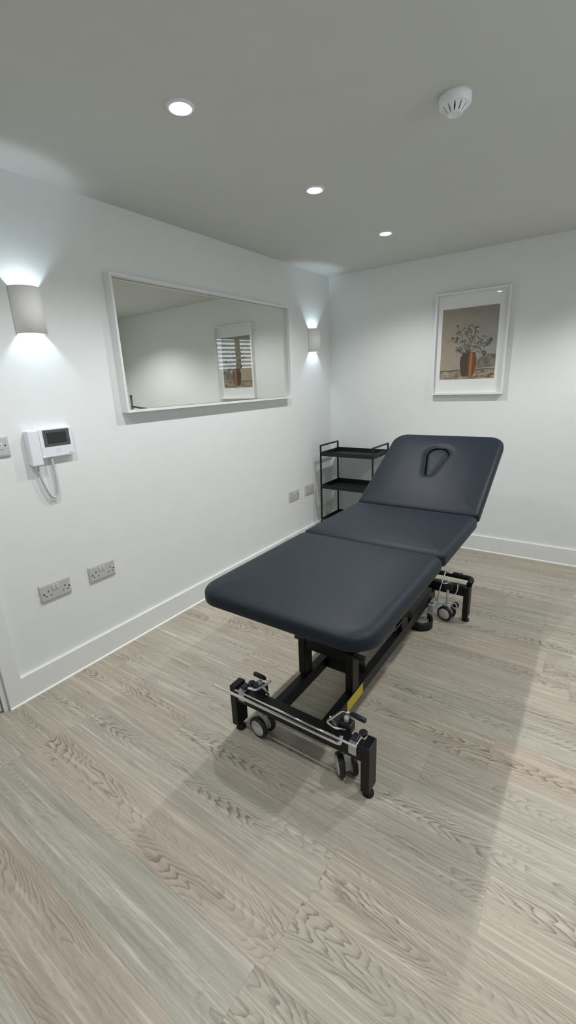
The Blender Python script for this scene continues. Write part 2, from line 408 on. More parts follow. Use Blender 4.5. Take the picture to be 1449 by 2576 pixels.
# ------------------------------------------------------------------ smoke detector
t = thing('smoke_detector', 'round white smoke detector on the grey ceiling right of the downlights', 'smoke detector', (1.573, -1.953, H))
obj('base_ring', lathe([(0, 0), (0.050, 0), (0.0505, -0.010), (0.049, -0.028), (0.046, -0.031), (0.036, -0.032), (0, -0.032)], n=48), M['detect'], t, local=True)
obj('sensor_core', lathe([(0.020, -0.030), (0.020, -0.046), (0, -0.046)], n=24), M['hole'], t, local=True)
bm = bmesh.new()
for k in range(12):
    a = 2*PI*k/12
    s = bmesh.new(); w0, w1 = 0.0082, 0.0046
    vs = [s.verts.new(v) for v in ((0.041, -w0, -0.031), (0.041, w0, -0.031), (0.0235, w1, -0.050), (0.0235, -w1, -0.050),
                                   (0.034, -w0*.8, -0.031), (0.034, w0*.8, -0.031), (0.019, w1*.8, -0.050), (0.019, -w1*.8, -0.050))]
    for q in ((0,1,2,3), (7,6,5,4), (0,4,5,1), (1,5,6,2), (2,6,7,3), (3,7,4,0)): s.faces.new([vs[i] for i in q])
    s.transform(Matrix.Rotation(a, 4, 'Z')); me_ = bpy.data.meshes.new('t'); s.to_mesh(me_); s.free(); bm.from_mesh(me_); bpy.data.meshes.remove(me_)
obj('vent_cage', bm, M['detect'], t, local=True)
obj('cap', lathe([(0, -0.047), (0.021, -0.047), (0.0245, -0.049), (0.024, -0.052), (0.018, -0.0535), (0.017, -0.0525), (0, -0.0525)], n=40), M['detect'], t, local=True)

# ------------------------------------------------------------------ mirror
def frame_yz(x0, x1, y0, y1, z0, z1, f):
    """one-piece mitred frame"""
    bm = bmesh.new()
    def q(x, m): return [bm.verts.new((x, y, z)) for y, z in ((y0+m, z0+m), (y1-m, z0+m), (y1-m, z1-m), (y0+m, z1-m))]
    of, inf, ob, ib = q(x1, 0), q(x1, f), q(x0, 0), q(x0, f)
    for A, B in ((of, inf), (inf, ib), (ib, ob), (ob, of)):
        for k in range(4): bm.faces.new((A[k], A[(k+1) % 4], B[(k+1) % 4], B[k]))
    return bm
MY0, MY1, MZ0, MZ1, MD = -2.250, -0.712, 1.289, 1.956, 0.054
t = thing('wall_mirror', 'long white-framed rectangular mirror hung between the two wall lights', 'mirror', (0, (MY0+MY1)/2, MZ0))
obj('frame', frame_yz(0.001, MD, MY0, MY1, MZ0, MZ1, 0.012), M['frame'], t)
obj('backing_board', box(0.002, 0.007, MY0+0.013, MY1-0.013, MZ0+0.013, MZ1-0.013), M['frame'], t)
g = box(-0.0015, 0.0015, -(MY1-MY0)/2+0.014, (MY1-MY0)/2-0.014, -(MZ1-MZ0)/2+0.014, (MZ1-MZ0)/2-0.014)
nrm = Vector((1, -0.009, 0.001)).normalized(); q = Vector((1, 0, 0)).rotation_difference(nrm)
g.transform(Matrix.Translation((0.0165, (MY0+MY1)/2, (MZ0+MZ1)/2)) @ q.to_matrix().to_4x4())
obj('mirror_glass', g, M['mirror'], t)

# ------------------------------------------------------------------ framed picture
PX0, PX1, PZ0, PZ1, PD = 0.951, 1.474, 1.264, 2.001, 0.040
t = thing('framed_picture', 'white-framed print of leafy stems in a brown jar on the far wall', 'picture', ((PX0+PX1)/2, 0, PZ0))
bm = frame_yz(0.001, PD, PX0, PX1, PZ0, PZ1, 0.013)
SW = Matrix(((0,1,0,0),(-1,0,0,0),(0,0,1,0),(0,0,0,1)))       # (depth, along, z) -> (along, -depth, z)
bm.transform(SW); obj('frame', bm, M['frame'], t)
def flat(pts, y):
    bm = bmesh.new(); bm.faces.new([bm.verts.new((x, y, z)) for x, z in pts]); return bm
obj('mount_card', box(PX0+0.013, PX1-0.013, -0.0060, -0.002, PZ0+0.013, PZ1-0.013), M['mat'], t)
px0, px1, pz0, pz1 = 1.000, 1.402, 1.379, 1.890
def print_mat():
    m, nt, out = new_mat('still life print'); N = nt.nodes.new; L = nt.links.new
    geo = N('ShaderNodeNewGeometry'); sep = N('ShaderNodeSeparateXYZ'); L(geo.outputs['Position'], sep.inputs[0])
    def rng(v, a, b, c=0.0, d=1.0):
        n = N('ShaderNodeMapRange'); n.inputs['From Min'].default_value = a; n.inputs['From Max'].default_value = b
        n.inputs['To Min'].default_value = c; n.inputs['To Max'].default_value = d; L(v, n.inputs['Value']); return n.outputs[0]
    def mix(f, a, b):
        n = N('ShaderNodeMix'); n.data_type = 'RGBA'
        if isinstance(f, float): n.inputs['Factor'].default_value = f
        else: L(f, n.inputs['Factor'])
        for k, v in (('A', a), ('B', b)):
            if isinstance(v, tuple): n.inputs[k].default_value = v
            else: L(v, n.inputs[k])
        return n.outputs['Result']
    X, Z = sep.outputs[0], sep.outputs[2]
    fx, fz = rng(X, px0, px1), rng(Z, 1.45, pz1)
    nz = N('ShaderNodeTexNoise'); nz.inputs['Scale'].default_value = 14; nz.inputs['Detail'].default_value = 5; L(geo.outputs['Position'], nz.inputs['Vector'])
    top = mix(fx, srgb(150, 138, 118), srgb(146, 144, 140)); bot = mix(fx, srgb(168, 152, 128), srgb(170, 170, 168))
    L_ = mix(fz, bot, top); c = mix(rng(nz.outputs['Fac'], 0.3, 0.7, 0.0, 0.35), L_, srgb(128, 120, 106))
    b = N('ShaderNodeBsdfPrincipled'); b.inputs['Roughness'].default_value = 0.7; L(c, b.inputs['Base Color']); L(b.outputs[0], out.inputs[0]); return m
pr = obj('art_print', box(px0, px1, -0.0068, -0.0060, pz0, pz1), print_mat(), t)
def var_mat(name, a, b, scale, stretch=(1,1,1), lo=0.35, hi=0.65):
    m, nt, out = new_mat(name); N = nt.nodes.new; L = nt.links.new
    tc = N('ShaderNodeNewGeometry'); mp = N('ShaderNodeMapping'); mp.inputs['Scale'].default_value = stretch; L(tc.outputs['Position'], mp.inputs['Vector'])
    nz = N('ShaderNodeTexNoise'); nz.inputs['Scale'].default_value = scale; nz.inputs['Detail'].default_value = 5; L(mp.outputs[0], nz.inputs['Vector'])
    r = N('ShaderNodeMapRange'); r.inputs['From Min'].default_value = lo; r.inputs['From Max'].default_value = hi; L(nz.outputs['Fac'], r.inputs['Value'])
    mx = N('ShaderNodeMix'); mx.data_type = 'RGBA'; mx.inputs['A'].default_value = a; mx.inputs['B'].default_value = b; L(r.outputs[0], mx.inputs['Factor'])
    bs = N('ShaderNodeBsdfPrincipled'); bs.inputs['Roughness'].default_value = 0.7; L(mx.outputs['Result'], bs.inputs['Base Color']); L(bs.outputs[0], out.inputs[0]); return m
YP = -0.0069
obj('printed_tabletop', flat([(px0, pz0), (px1, pz0), (px1, 1.452), (px0, 1.444)], YP), var_mat('print table', srgb(92, 78, 58), srgb(176, 158, 136), 26, (1,1,2.2)), pr)
obj('printed_table_edge', flat([(px0, 1.440), (px1, 1.447), (px1, 1.452), (px0, 1.446)], YP-0.0001), var_mat('print table edge', srgb(44, 34, 22), srgb(84, 66, 46), 30), pr)
obj('printed_shadow', flat([(1.255, 1.456), (px1, 1.462), (px1, 1.548), (1.345, 1.556), (1.285, 1.530)], YP-0.0001), var_mat('print cloth', srgb(98, 92, 78), srgb(140, 132, 118), 22), pr)
# jar
jp = [(1.165,1.402),(1.178,1.398),(1.238,1.398),(1.251,1.404),(1.264,1.46),(1.270,1.50),(1.268,1.535),(1.258,1.555),(1.259,1.573),(1.161,1.573),(1.162,1.555),(1.150,1.535),(1.148,1.50),(1.154,1.45)]
def jar_mat():
    m, nt, out = new_mat('print jar'); N = nt.nodes.new; L = nt.links.new
    geo = N('ShaderNodeNewGeometry'); sep = N('ShaderNodeSeparateXYZ'); L(geo.outputs['Position'], sep.inputs[0])
    r = N('ShaderNodeMapRange'); r.inputs['From Min'].default_value = 1.148; r.inputs['From Max'].default_value = 1.270; L(sep.outputs[0], r.inputs['Value'])
    cr = N('ShaderNodeValToRGB'); e = cr.color_ramp.elements
    e[0].position = 0.0; e[0].color = srgb(66, 46, 36); e[1].position = 1.0; e[1].color = srgb(100, 56, 34)
    for p_, c_ in ((0.42, (74, 44, 32)), (0.56, (112, 64, 36)), (0.66, (176, 124, 66)), (0.76, (124, 66, 36))):
        k = e.new(p_); k.color = srgb(*c_)
    L(r.outputs[0], cr.inputs[0])
    b = N('ShaderNodeBsdfPrincipled'); b.inputs['Roughness'].default_value = 0.7; L(cr.outputs[0], b.inputs['Base Color']); L(b.outputs[0], out.inputs[0]); return m
obj('printed_jar', flat(jp, YP-0.0003), jar_mat(), pr)
# stems and leaves printed above the jar
rnd = random.Random(11)
def leafmesh(mat_i, n, y, sz, pale):
    bm = bmesh.new()
    blobs = [(1.118,1.765,0.012),(1.125,1.720,0.018),(1.100,1.675,0.026),(1.145,1.670,0.034),(1.175,1.725,0.030),(1.213,1.750,0.020),(1.215,1.700,0.034),
             (1.255,1.735,0.018),(1.250,1.690,0.028),(1.165,1.625,0.040),(1.215,1.640,0.040),(1.265,1.630,0.036),(1.300,1.670,0.024),(1.310,1.620,0.034),
             (1.345,1.640,0.022),(1.135,1.600,0.022),(1.290,1.580,0.024),(1.318,1.560,0.016),(1.190,1.590,0.025),(1.362,1.655,0.010),(1.150,1.585,0.016)]
    for _ in range(n):
        cx, cz, r = rnd.choice(blobs); a = rnd.uniform(0, 2*PI); q = math.sqrt(rnd.random())*r
        x, z = cx+q*math.cos(a), cz+q*math.sin(a); l = sz*rnd.uniform(0.6, 1.3); w_ = l*rnd.uniform(0.22, 0.38); th = rnd.uniform(0, PI)
        c_, s_ = math.cos(th), math.sin(th)
        pts = [(-l, 0), (-l*0.3, w_), (l*0.4, w_*0.8), (l, 0), (l*0.3, -w_), (-l*0.4, -w_*0.8)]
        bm.faces.new([bm.verts.new((x+u*c_-v*s_, y-rnd.random()*0.00015, z+u*s_+v*c_)) for u, v in pts])
    return bm
bm = bmesh.new()
for (x, z) in ((1.118,1.76),(1.10,1.68),(1.175,1.74),(1.213,1.755),(1.255,1.735),(1.36,1.655),(1.31,1.56),(1.30,1.66),(1.14,1.60),(1.22,1.68)):
    x0_, z0_ = 1.205+rnd.uniform(-0.02, 0.02), 1.57; dx, dz = x-x0_, z-z0_; L0 = math.hypot(dx, dz); nx, nz_ = -dz/L0*0.0014, dx/L0*0.0014
    bm.faces.new([bm.verts.new(v) for v in ((x0_-nx, YP-0.0004, z0_-nz_), (x0_+nx, YP-0.0004, z0_+nz_), (x+nx*.4, YP-0.0004, z+nz_*.4), (x-nx*.4, YP-0.0004, z-nz_*.4))])
obj('printed_stems', bm, pbr('print stems', srgb(70, 66, 52), 0.7), pr, recalc=False)
obj('printed_leaves', leafmesh(0, 360, YP-0.0009, 0.0085, False), var_mat('print leaves', srgb(38, 38, 28), srgb(100, 102, 82), 60), pr, recalc=False)
obj('printed_pale_leaves', leafmesh(1, 150, YP-0.0006, 0.0080, True), var_mat('print pale leaves', srgb(150, 156, 146), srgb(182, 186, 178), 60), pr, recalc=False)
g = box(-(PX1-PX0)/2+0.016, (PX1-PX0)/2-0.016, -0.0005, 0.0005, -(PZ1-PZ0)/2+0.018, (PZ1-PZ0)/2-0.018)
q = Vector((0, -1, 0)).rotation_difference(Vector((-0.017, -1.0, -0.015)).normalized())
g.transform(Matrix.Translation(((PX0+PX1)/2, -0.0185, (PZ0+PZ1)/2)) @ q.to_matrix().to_4x4())
obj('glass_pane', g, M['glass'], t)

# ------------------------------------------------------------------ electrical plates on the left wall
def plate_bm(w_, h_, d_):
    bm = bmesh.new(); b = 0.0045
    def rr(m, x, r=0.004):
        out = []
        for cy, cz, a0 in ((w_-m-r, h_-m-r, 0), (m+r, h_-m-r, PI/2), (m+r, m+r, PI), (w_-m-r, m+r, 1.5*PI)):
            for k in range(4): a = a0+k*PI/6; out.append(bm.verts.new((x, cy+r*math.cos(a), cz+r*math.sin(a))))
        return out
    R = [rr(0, 0), rr(0, d_*0.55), rr(0.003, d_*0.80, 0.0035), rr(0.0105, d_, 0.003)]
    for A, B in zip(R, R[1:]):
        for k in range(16):
            f = bm.faces.new((A[k], A[(k+1) % 16], B[(k+1) % 16], B[k])); f.smooth = True
    bm.faces.new(R[0][::-1]); bm.faces.new(R[-1]); return bm
def slot(bm, y, z, w_, h_, x):
    add_box(bm, x-0.002, x+0.0003, y-w_/2, y+w_/2, z-h_/2, z+h_/2, bev=0)
def make_socket(loc, label):
    t = thing('double_socket', label, 'socket', loc, group='double wall sockets')
    obj('faceplate', plate_bm(0.151, 0.089, 0.0095), M['sock'], t, local=True)
    for y in (0.066, 0.084):
        s = box(0.008, 0.0135, y-0.0058, y+0.0058, 0.052, 0.075, bev=0.0018); obj('rocker_switch', s, M['sockw'], t, local=True)
    for o_ in (0.0, 0.083):
        bm = bmesh.new()
        slot(bm, 0.038+o_, 0.051, 0.0050, 0.0085, 0.0095); slot(bm, 0.0265+o_, 0.028, 0.0075, 0.0042, 0.0095); slot(bm, 0.0495+o_, 0.028, 0.0075, 0.0042, 0.0095)
        obj('pin_holes', bm, M['hole'], t, local=True)
    for y in (0.0165, 0.1410):
        obj('fixing_screw', lathe([(0.0042, -0.002), (0.0042, 0.0004), (0, 0.0004)], n=12, cen=(0.0095, y, 0.041), axis=(1,0,0)), M['hole'], t, local=True)
    return t
k1 = make_socket((0.0003, -2.8432, 0.4357), 'grey-white double socket low on the left wall, nearest the door')
dup(k1, (0.0003, -2.5904, 0.4357), 'grey-white double socket low on the left wall, second from the door')
dup(k1, (0.0003, -0.7440, 0.4240), 'grey-white double socket on the left wall, third from the door, before the corner')
t = thing('switched_outlet_plate', 'grey-white double plate with one rocker, on the left wall closest to the trolley', 'outlet', (0.0003, -0.493, 0.424))
obj('faceplate', plate_bm(0.151, 0.092, 0.0095), M['sock'], t, local=True)
obj('rocker_switch', box(0.008, 0.0140, 0.070, 0.086, 0.052, 0.076, bev=0.002), M['sockw'], t, local=True)
obj('outlet_recess', box(0.0080, 0.0100, 0.047, 0.064, 0.060, 0.066), M['boxgrey'], t, local=True)
t = thing('isolator_switch', 'grey-white square wall switch left of the intercom, cut by the photo edge', 'switch', (0.0003, -2.925, 1.149))
obj('faceplate', plate_bm(0.090, 0.090, 0.010), M['sock'], t, local=True)
obj('rocker_switch', box(0.008, 0.0125, 0.020, 0.062, 0.034, 0.062, bev=0.002), M['sockw'], t, local=True)
obj('rocker_mark', box(0.0124, 0.0130, 0.0520, 0.0545, 0.044, 0.053), M['boxgrey'], t, local=True)
obj('indicator', lathe([(0.0032, -0.002), (0.0032, 0.0006), (0, 0.0010)], n=16, cen=(0.010, 0.0735, 0.0500), axis=(1,0,0)), M['hole'], t, local=True)

# ------------------------------------------------------------------ video intercom
t = thing('video_intercom', 'white video entry phone with handset and small dark screen on the left wall', 'intercom', (0, -2.66, 1.18))
obj('monitor_body', box(0.001, 0.030, -2.715, -2.559, 1.120, 1.252, bev=0.004), M['plast'], t)
hs = box(0.001, 0.016, -2.768, -2.722, 1.098, 1.246, bev=0.003); add_box(hs, 0.016, 0.046, -2.771, -2.721, 1.092, 1.251, bev=0.006, seg=3)
obj('handset', hs, M['plast'], t)
sb = obj('screen_bezel', box(0.029, 0.0315, -2.697, -2.574, 1.169, 1.2445, bev=0.001), M['screenb'], t)
obj('screen', box(0.0312, 0.0322, -2.681, -2.590, 1.182, 1.232), M['screen'], sb)
bm = bmesh.new()
for i in range(7):
    for j in range(5): add_lathe(bm, [(0.0009, 0), (0.0009, 0.0004), (0, 0.0004)], n=6, cen=(0.030, -2.648+i*0.0036, 1.139+j*0.0042), axis=(1,0,0))
obj('speaker_grille', bm, M['wick'], t)
obj('status_light', lathe([(0.0028, 0), (0.0022, 0.0012), (0, 0.0016)], n=12, cen=(0.030, -2.706, 1.1285), axis=(1,0,0)), M['paleled'], t)
bm = lathe([(0.0022, 0), (0.0022, 0.0004), (0, 0.0004)], n=12, cen=(0.030, -2.584, 1.131), axis=(1,0,0)); add_box(bm, 0.0295, 0.0304, -2.580, -2.568, 1.1293, 1.1308)
obj('maker_mark', bm, M['screenb'], t)
# coiled cord
path = [(-2.7415, 1.092), (-2.7410, 1.075), (-2.737, 1.045), (-2.728, 1.005), (-2.716, 0.965), (-2.702, 0.938), (-2.687, 0.932), (-2.675, 0.950), (-2.670, 0.985), (-2.669, 1.030), (-2.671, 1.080), (-2.672, 1.120)]
def catmull(P, n):
    out = []
    for i in range(len(P)-1):
        p0, p1, p2, p3 = P[max(i-1, 0)], P[i], P[i+1], P[min(i+2, len(P)-1)]
        for k in range(n):
            t_ = k/n; out.append(0.5*((2*p1)+(p2-p0)*t_+(2*p0-5*p1+4*p2-p3)*t_*t_+(3*p1-p0-3*p2+p3)*t_**3))
    out.append(P[-1]); return out
cp_ = catmull([Vector((0.018, y, z)) for y, z in path], 14)
acc = [0]
for a, b in zip(cp_, cp_[1:]): acc.append(acc[-1]+(b-a).length)
tot = acc[-1]; turns = int(tot/0.0042); pts = []; j = 0
for i in range(turns*10+1):
    s = tot*i/(turns*10)
    while j < len(acc)-2 and acc[j+1] < s: j += 1
    f = (s-acc[j])/(acc[j+1]-acc[j]); p = cp_[j].lerp(cp_[j+1], min(max(f, 0), 1)); tg = (cp_[j+1]-cp_[j]).normalized()
    n1 = Vector((1, 0, 0)); n2 = tg.cross(n1).normalized(); a = 2*PI*i/10
    pts.append(p+(n1*math.cos(a)+n2*math.sin(a))*0.0048)
obj('coiled_cord', tube(pts, 0.0020, n=6), M['cord'], t)
obj('cord_plug', box(0.010, 0.022, -2.748, -2.734, 1.074, 1.096, bev=0.001), M['plast'], t)

# ------------------------------------------------------------------ black trolley in the corner
TX0, TX1, TY0, TY1 = 0.088, 0.600, -0.363, -0.033
t = thing('serving_trolley', 'black metal tray trolley with three shelves standing in the far corner', 'trolley', ((TX0+TX1)/2, (TY0+TY1)/2, 0))
pw = 0.0125
for sx in (0, 1):
    x = TX0 if sx == 0 else TX1-pw
    for sy in (0, 1):
        y = TY0 if sy == 0 else TY1-pw
        obj('post', box(x, x+pw, y, y+pw, 0.075, 0.867, bev=0.001), M['trol'], t)
        c = obj('castor', lathe([(0.024, -0.009), (0.026, -0.006), (0.026, 0.006), (0.024, 0.009), (0, 0.009)], n=20, cen=(x+pw/2+0.006, y+pw/2, 0.0265), axis=(0,1,0)), M['tyre'], t)
        fk = box(x-0.001, x+0.0135, y-0.008, y-0.004, 0.026, 0.066); add_box(fk, x-0.001, x+0.0135, y+0.0165, y+0.0205, 0.026, 0.066); add_box(fk, x-0.001, x+0.0135, y-0.008, y+0.0205, 0.066, 0.075)
        obj('fork', fk, M['zinc'], c)
    obj('push_handle', box(x, x+pw, TY0+pw, TY1-pw, 0.867-pw, 0.867, bev=0.001), M['trol'], t)
def tray(z0, z1):
    bm = box(TX0+pw*0.3, TX1-pw*0.3, TY0+0.002, TY1-0.002, z0, z0+0.003)
    for a in ((TX0+0.004, TX1-0.004, TY0+0.001, TY0+0.0045), (TX0+0.004, TX1-0.004, TY1-0.0045, TY1-0.001), (TX0+0.0125, TX0+0.016, TY0+0.0045, TY1-0.0045), (TX1-0.016, TX1-0.0125, TY0+0.0045, TY1-0.0045)):
        add_box(bm, *a, z0+0.003, z1)
    return bm
obj('tray_shelf', tray(0.770, 0.806), M['trol'], t); obj('tray_shelf', tray(0.474, 0.510), M['trol'], t)
bs = tray(0.178, 0.196); obj('tray_shelf', bs, M['trol'], t)

# ------------------------------------------------------------------ treatment couch
CX = 1.297
couch = thing('treatment_couch', 'charcoal three-section treatment couch with raised head section on black wheeled base', 'treatment couch', (CX, -1.90, 0))
def cap_hull(a, ra, b, rb, n=40):
    """outline of the hull of two circles (b above a)"""
    a, b = Vector(a), Vector(b); d = (b-a); D = d.length; u = d/D; v = Vector((-u.y, u.x)); th = math.asin((rb-ra)/D)
    out = []
    for k in range(n+1):
        t_ = -th-0 + (PI+2*th)*k/n; out.append(b+(v*(-math.cos(t_))*rb+u*math.sin(t_)*rb) if False else b+rb*(math.cos(t_)*(-v)+math.sin(t_)*u))
    for k in range(n+1):
        t_ = PI+th+(PI-2*th)*k/n; out.append(a+ra*(math.cos(t_)*(-v)+math.sin(t_)*u))
    return out
KA, KRA, KB, KRB = (-0.004, 0.312), 0.027, (-0.004, 0.487), 0.067
def kdist(x, y):
    a, b = Vector(KA), Vector(KB); p = Vector((x, y)); t_ = max(0, min(1, (p-a).dot(b-a)/(b-a).length_squared))
    return (p-(a+(b-a)*t_)).length-(KRA+(KRB-KRA)*t_)
def cushion(hw, v0, v1, th, rn, rf, edge=0.024, crown=0.006, dip=None):
    """upholstered pad in (u, v, w); rn/rf corner radii at v0 / v1 ends; w=0 is the top plane"""
    bm = bmesh.new(); cn = 10; sd = 26
    def outline(d_):
        P = []
        x = hw-d_; a, b = v0+d_, v1-d_; rn_, rf_ = max(rn-d_, 0.004), max(rf-d_, 0.004)
        rn_ = min(rn_, x, (b-a)/2); rf_ = min(rf_, x, (b-a)/2)
        cs = ((x-rf_, b-rf_, 0, rf_), (-x+rf_, b-rf_, PI/2, rf_), (-x+rn_, a+rn_, PI, rn_), (x-rn_, a+rn_, 1.5*PI, rn_))
        pts = []
        for cx, cy, a0, r in cs: pts.append([(cx+r*math.cos(a0+k*PI/2/cn), cy+r*math.sin(a0+k*PI/2/cn)) for k in range(cn+1)])
        for i in range(4):
            P += pts[i]; p, q_ = pts[i][-1], pts[(i+1) % 4][0]
            P += [(p[0]+(q_[0]-p[0])*k/sd, p[1]+(q_[1]-p[1])*k/sd) for k in range(1, sd)]
        return P
    lv = []   # (inset, w)
    lv += [(0.030, -th), (0.008, -th), (0.002, -th+0.003), (0.0, -th+0.010)]
    mid = -edge*0.85
    lv += [(0.0, mid-0.006)]
    for k in range(1, 9):
        a = PI/2*k/8; lv.append((edge*1.35*(1-math.cos(a)), mid+edge*0.85*math.sin(a)))
    base = edge*1.35; mx_ = min(hw, (v1-v0)/2)-0.006; n = max(8, int((mx_-base)/0.009))
    for k in range(1, n+1): lv.append((base+(mx_-base)*k/n, None))
    rings = []
    for d_, w_ in lv:
        R = []
        for (x, y) in outline(d_):
            ww = w_ if w_ is not None else crown*(1-(1-min(1, (d_-base)/0.12))**2)
            if w_ is not None and w_ > mid: ww = w_
            if dip and w_ is None:
                kd = kdist(x, y); ww -= 0.012*math.exp(-(max(kd, 0)/0.016)**1.4)
            R.append(bm.verts.new((x, y, ww)))
        rings.append(R)
    m_ = len(rings[0])
    for A, B in zip(rings, rings[1:]):
        for k in range(m_):
            f = bm.faces.new((A[k], A[(k+1) % m_], B[(k+1) % m_], B[k])); f.smooth = True
    f = bm.faces.new(rings[0][::-1]); f = bm.faces.new(rings[-1]); f.smooth = True
    return bm
HWD = 0.346
ZT = 0.712; TH = 0.060
bm = cushion(HWD, 0, 0.735, TH, 0.095, 0.045, edge=0.036, crown=0.007); bm.transform(Matrix.Translation((CX, -2.722, ZT-0.002)))
obj('leg_cushion', bm, M['vinyl'], couch)
bm = cushion(HWD, 0, 0.608, TH, 0.020, 0.040, edge=0.028, crown=0.006); bm.transform(Matrix.Translation((CX, -1.981, ZT-0.004)))
obj('seat_cushion', bm, M['vinyl'], couch)
A = math.radians(29.0)
BM = Matrix.Translation((CX, -1.380, 0.708)) @ Matrix.Rotation(A, 4, 'X')
bm = cushion(HWD, 0, 0.700, 0.055, 0.018, 0.090, edge=0.026, crown=0.006, dip=True)
bm.transform(BM); bc = obj('back_cushion', bm, M['vinyl'], couch)
# breathing hole cut into the head cushion, with its removable plug
cut = bmesh.new(); add_prism(cut, cap_hull(KA, KRA, KB, KRB), -0.040, 0.03); cut.transform(BM)
bmesh.ops.recalc_face_normals(cut, faces=cut.faces[:])
cme = bpy.data.meshes.new('cut'); cut.to_mesh(cme); cut.free(); co = bpy.data.objects.new('cut', cme); COL.objects.link(co)
co.parent = couch; co.matrix_parent_inverse = Matrix.Translation(couch.location).inverted()
bpy.context.view_layer.update()
md = bc.modifiers.new('hole', 'BOOLEAN'); md.object = co; md.operation = 'DIFFERENCE'; md.solver = 'EXACT'
dg = bpy.context.evaluated_depsgraph_get(); nm = bpy.data.meshes.new_from_object(bc.evaluated_get(dg)); bc.modifiers.clear()
bc.data = nm; bpy.data.objects.remove(co, do_unlink=True)
bm = bmesh.new(); rings = []
for d_, w_ in ((0.006, -0.036), (0.0045, -0.0165), (0.0052, -0.0130), (0.008, -0.0100), (0.013, -0.0080), (0.019, -0.0068), (0.0245, -0.0062)):
    s = 1.0
    rings.append([bm.verts.new((p.x, p.y, w_)) for p in cap_hull(KA, max(KRA-d_, 0.0012), KB, KRB-d_)])
rings.append([bm.verts.new((p.x, p.y, -0.0055)) for p in cap_hull((KA[0], KA[1]+0.004), 0.0006, (KB[0], KB[1]+0.005), 0.024)])
n_ = len(rings[0])
for a_, b_ in zip(rings, rings[1:]):
    for k in range(n_):
        f = bm.faces.new((a_[k], a_[(k+1) % n_], b_[(k+1) % n_], b_[k])); f.smooth = True
bm.faces.new(rings[0][::-1]); f = bm.faces.new(rings[-1]); f.smooth = True
bm.transform(BM); obj('face_hole_plug', bm, M['vinyl'], bc)

# --- base frames (near end and far end)
def end_frame(yf, s):
    """yf: outer face, s=+1 near end (frame extends to +y), -1 far end"""
    Y = lambda a: yf+s*a
    def bx(x0, x1, a0, a1, z0, z1, b=0.002):
        y0, y1 = sorted((Y(a0), Y(a1))); return box(x0, x1, y0, y1, z0, z1, bev=b)
    bm = bx(1.010, 1.570, 0.002, 0.042, 0.157, 0.216); obj('crossbeam', bm, M['black'], couch)
    for x0, x1, cx in ((0.978, 1.010, 0.998), (1.570, 1.602, 1.587)):
        lg = bx(x0, x1, 0.0, 0.064, 0.030, 0.222, 0.003)
        l = obj('leg', lg, M['black'], couch)
        cy = Y(0.030)
        obj('foot_pad', lathe([(0.006, 0.045), (0.006, 0.016), (0.019, 0.013), (0.0215, 0.004), (0.0205, 0.0), (0, 0)], n=28, cen=(cx, cy, 0.0005)), M['plug'], l)
end_frame(-2.612, 1)
end_frame(-1.180, -1)
for x0, x1 in ((1.145, 1.183), (1.366, 1.403)):
    rl = obj('base_rail', box(x0, x1, -2.570, -1.222, 0.112, 0.168, bev=0.002), M['black'], couch)
    if x0 > 1.3:
        lb = obj('warning_label', box(1.4028, 1.4036, -2.385, -2.240, 0.1135, 0.1650), M['yellow'], rl, 'yellow warning label')
for x0, x1 in ((1.136, 1.171), (1.366, 1.401)):
    obj('lift_post', box(x0, x1, -2.332, -2.272, 0.168, 0.345, bev=0.004), M['black'], couch)
obj('pivot_shaft', tube([(1.105, -2.300, 0.328), (1.438, -2.300, 0.328)], 0.0125, n=20), M['plug'], couch)
obj('cross_brace', box(1.171, 1.366, -2.326, -2.306, 0.300, 0.345, bev=0.002), M['black'], couch)
obj('cross_brace', box(1.171, 1.366, -2.285, -2.268, 0.285, 0.308, bev=0.002), M['black'], couch)
obj('cross_plate', box(1.183, 1.366, -2.165, -2.140, 0.112, 0.190, bev=0.002), M['black'], couch)
# lift linkage and upper frame (mostly under the cushions)
def arm(x, p, q, r=0.016):
    y0, z0 = p; y1, z1 = q; d_ = Vector((0, y1-y0, z1-z0)).normalized(); n_ = Vector((0, -d_.z, d_.y))*0.020; bm = bmesh.new()
    vs = []
    for xx in (x, x+0.022):
        for (yy, zz), sgn in (((y0, z0), -1), ((y0, z0), 1), ((y1, z1), 1), ((y1, z1), -1)): vs.append(bm.verts.new((xx, yy+sgn*n_.y, zz+sgn*n_.z)))
    for f in ((0,1,2,3), (7,6,5,4), (0,4,5,1), (1,5,6,2), (2,6,7,3), (3,7,4,0)): bm.faces.new([vs[i] for i in f])
    return bm
for x in (1.178, 1.338):
    obj('lift_arm', arm(x, (-2.300, 0.328), (-1.900, 0.585)), M['black'], couch)
    obj('lift_arm', arm(x, (-1.700, 0.235), (-1.330, 0.585)), M['black'], couch)
for x0, x1 in ((1.136, 1.171), (1.366, 1.401)):
    obj('lift_post', box(x0, x1, -1.775, -1.690, 0.168, 0.252, bev=0.004), M['black'], couch)
    obj('rail_cover', box(x0-0.002, x1+0.004, -1.640, -1.300, 0.168, 0.206, bev=0.003), M['black'], couch)
obj('pivot_shaft', tube([(1.105, -1.715, 0.232), (1.438, -1.715, 0.232)], 0.0125, n=20), M['plug'], couch)
for x0 in (1.060, 1.502):
    obj('upper_rail', box(x0, x0+0.032, -2.560, -1.400, 0.600, 0.6505, bev=0.002), M['black'], couch)
for y0 in (-2.500, -1.915, -1.430):
    obj('upper_crossbar', box(1.092, 1.502, y0, y0+0.030, 0.600, 0.645, bev=0.002), M['black'], couch)
bm = box(-0.237, -0.205, 0.03, 0.60, -0.088, -0.056, bev=0.002); add_box(bm, 0.205, 0.237, 0.03, 0.60, -0.088, -0.056, bev=0.002)
